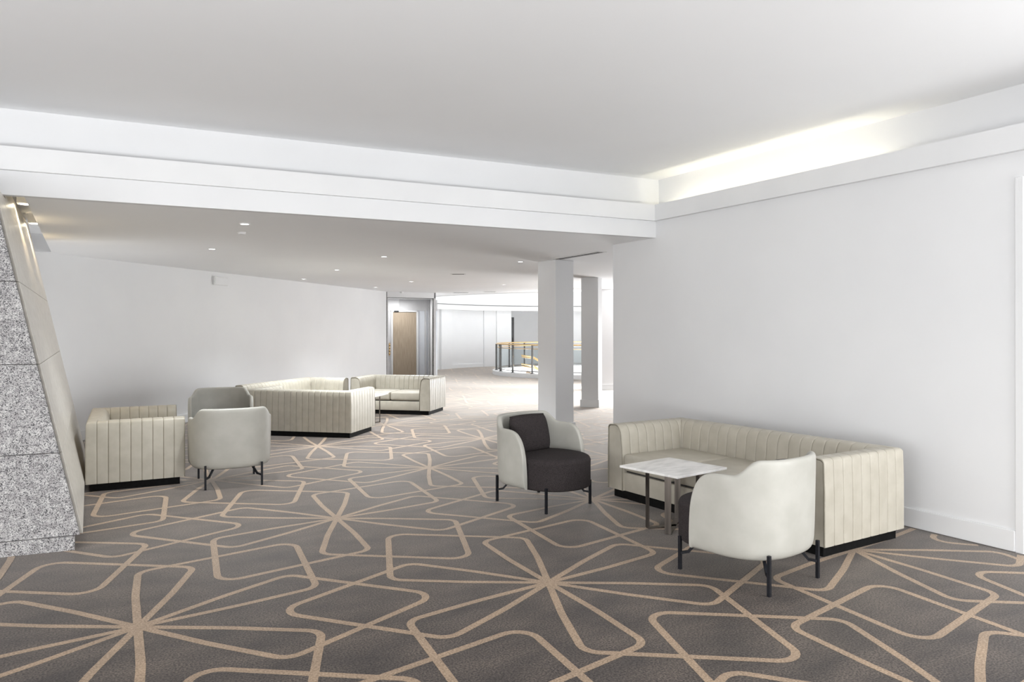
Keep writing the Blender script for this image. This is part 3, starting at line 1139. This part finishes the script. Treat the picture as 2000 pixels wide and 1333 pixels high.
# ------------------------------------------------------------------ ceiling fittings
def downlight(x, y, label, on=True, z=Z_LOW, s=.052, beam=True):
    t = thing('downlight', label, 'ceiling light', (x, y, z), 0, 'recessed lights in the lounge ceiling')
    bm = bmesh.new()
    n = 20
    P = []
    for r_, dz in ((s, 0), (s, -.007), (s * .78, -.008), (s * .74, -.001)):
        P.append([(r_ * math.cos(2 * PI * i / n), r_ * math.sin(2 * PI * i / n), dz) for i in range(n)])
    grid_mesh(bm, P, wrap=True)
    obj('trim_ring', bm, 'grey_plastic', t, smooth=.8)
    bm = bmesh.new()
    bmesh.ops.create_circle(bm, cap_ends=True, segments=n, radius=s * .77, matrix=Matrix.Translation((0, 0, -.004)))
    obj('lens', bm, 'lamp' if on else 'grey_plastic', t)
    if on and beam:
        ld = bpy.data.lights.new('downlight_beam', 'SPOT')
        ld.energy = DL_POWER * (.4 if 'largest' in label else 1)
        ld.spot_size = R(125)
        ld.spot_blend = 1
        ld.shadow_soft_size = .04
        ld.color = (.93, .97, 1.0)
        lo = link(bpy.data.objects.new('downlight_beam', ld), t)
        lo.location = (0, 0, -.02)
    return t
DL = [
    (1.312, 7.528, 'largest recessed light in lounge ceiling, just behind the long beam'),
    (1.352, 10.042, 'recessed ceiling light above the pair of tub armchairs at left'),
    (3.605, 9.925, 'recessed ceiling light in mid lounge, between the wall box and nearest column'),
    (3.69, 12.498, 'recessed ceiling light above the table between the two far sofas'),
    (3.762, 15.063, 'recessed ceiling light close to the left wall, above the far sofas'),
    (5.974, 14.773, 'recessed ceiling light in front of the oak door alcove'),
    (5.69, 9.67, 'recessed ceiling light just left of the nearest white column'),
    (8.24, 14.78, 'dim recessed ceiling light in front of the rotunda opening'),
    (6.0, 17.12, 'tiny recessed ceiling light by the end of the left wall'),
]
for x, y, lab in DL:
    downlight(x, y, lab, beam=y < 15 and 'nearest white' not in lab and 'pair of' not in lab)
def ceiling_disc(name, x, y, r_, h, mat, label, cat):
    bm = bmesh.new()
    bmesh.ops.create_cone(bm, cap_ends=True, segments=20, radius1=r_ * .8, radius2=r_, depth=h, matrix=Matrix.Translation((0, 0, -h / 2)))
    o = obj(name, bm, mat, smooth=.6)
    o.location = (x, y, Z_LOW)
    return tag(o, label, cat)
ceiling_disc('smoke_detector', 1.40, 8.213, .045, .022, 'grey_plastic', 'small white smoke detector in ceiling beside the largest recessed light', 'detector')
ceiling_disc('smoke_detector', 7.34, 18.84, .05, .04, 'grey_plastic', 'small smoke detector on ceiling in front of the oak door alcove', 'detector')
ceiling_disc('sprinkler', 10.46, 12.3, .04, .07, 'rail_grey', 'small sprinkler head hanging between the two visible columns', 'sprinkler')
def vent(x, y, l, w, ang, label):
    t = thing('ceiling_vent', label, 'vent', (x, y, Z_LOW), ang)
    bm = bmesh.new()
    add_box(bm, -l / 2 - .03, l / 2 + .03, -w / 2 - .03, w / 2 + .03, -.006, 0)
    obj('frame', bm, 'grey_plastic', t)
    for s in (-.27, .27):
        bm = bmesh.new()
        add_box(bm, -l / 2, l / 2, w * s - w * .17, w * s + w * .17, -.0075, -.002)
        obj('slot', bm, 'dark_gap', t)
    return t
vent(5.94, 8.50, 1.10, .10, R(88), 'long slot air vent with dark slots in front of nearest column')
vent(5.95, 12.40, .22, .10, R(-30), 'short dark ceiling vent between mid lounge and the rotunda opening')
vent(9.45, 17.72, .30, .10, R(-30), 'narrow dark ceiling vent at the edge of the rotunda opening')
vent(9.0, 18.59, .40, .12, R(-30), 'wider dark ceiling vent right of the oak door alcove')

# warm spotlights in the slot beside the pylon
for x, y, lab in ((-.52, 8.15, 'near warm spotlight in ceiling slot beside the stone pylon'), (-.52, 9.58, 'far warm spotlight in ceiling slot beside the stone pylon')):
    t = thing('spotlight', lab, 'ceiling light', (x, y, 2.82), 0, 'warm spotlights washing the pylon')
    box_obj('housing', (-.06, .06, -.06, .06, -.10, 0), 'grey_plastic', t, bevel=.004)
    ld = bpy.data.lights.new('spot_beam', 'SPOT')
    ld.energy = 24
    ld.color = (1, .80, .52)
    ld.spot_size = R(110)
    ld.spot_blend = .8
    ld.shadow_soft_size = .03
    lo = link(bpy.data.objects.new('spot_beam', ld), t)
    lo.location = (.0, 0, -.13)
    bm = bmesh.new()
    bmesh.ops.create_circle(bm, cap_ends=True, segments=16, radius=.045, matrix=Matrix.Translation((0, 0, -.102)))
    obj('lens', bm, 'lamp_warm', t)

# small white box on the left wall
bp_ = LW0 + LWD * 0
# where the photo column 429 meets the wall
ray = Vector(pxy(429, 1.0))
A = np.array([[ray.x, -LWD.x], [ray.y, -LWD.y]])
k, tt = np.linalg.solve(A, np.array([LW0.x, LW0.y]))
wb = thing('wall_box', 'small white box fixed high on the left wall near the ceiling', 'wall box', (*lw(float(tt), 0), 2.435), math.atan2(LWD.y, LWD.x))
box_obj('housing', (-.19, .19, -.04, 0, -.075, .075), 'grey_plastic', wb, bevel=.006)
box_obj('cover', (-.175, .175, -.046, -.038, -.06, .05), 'white', wb, bevel=.002)
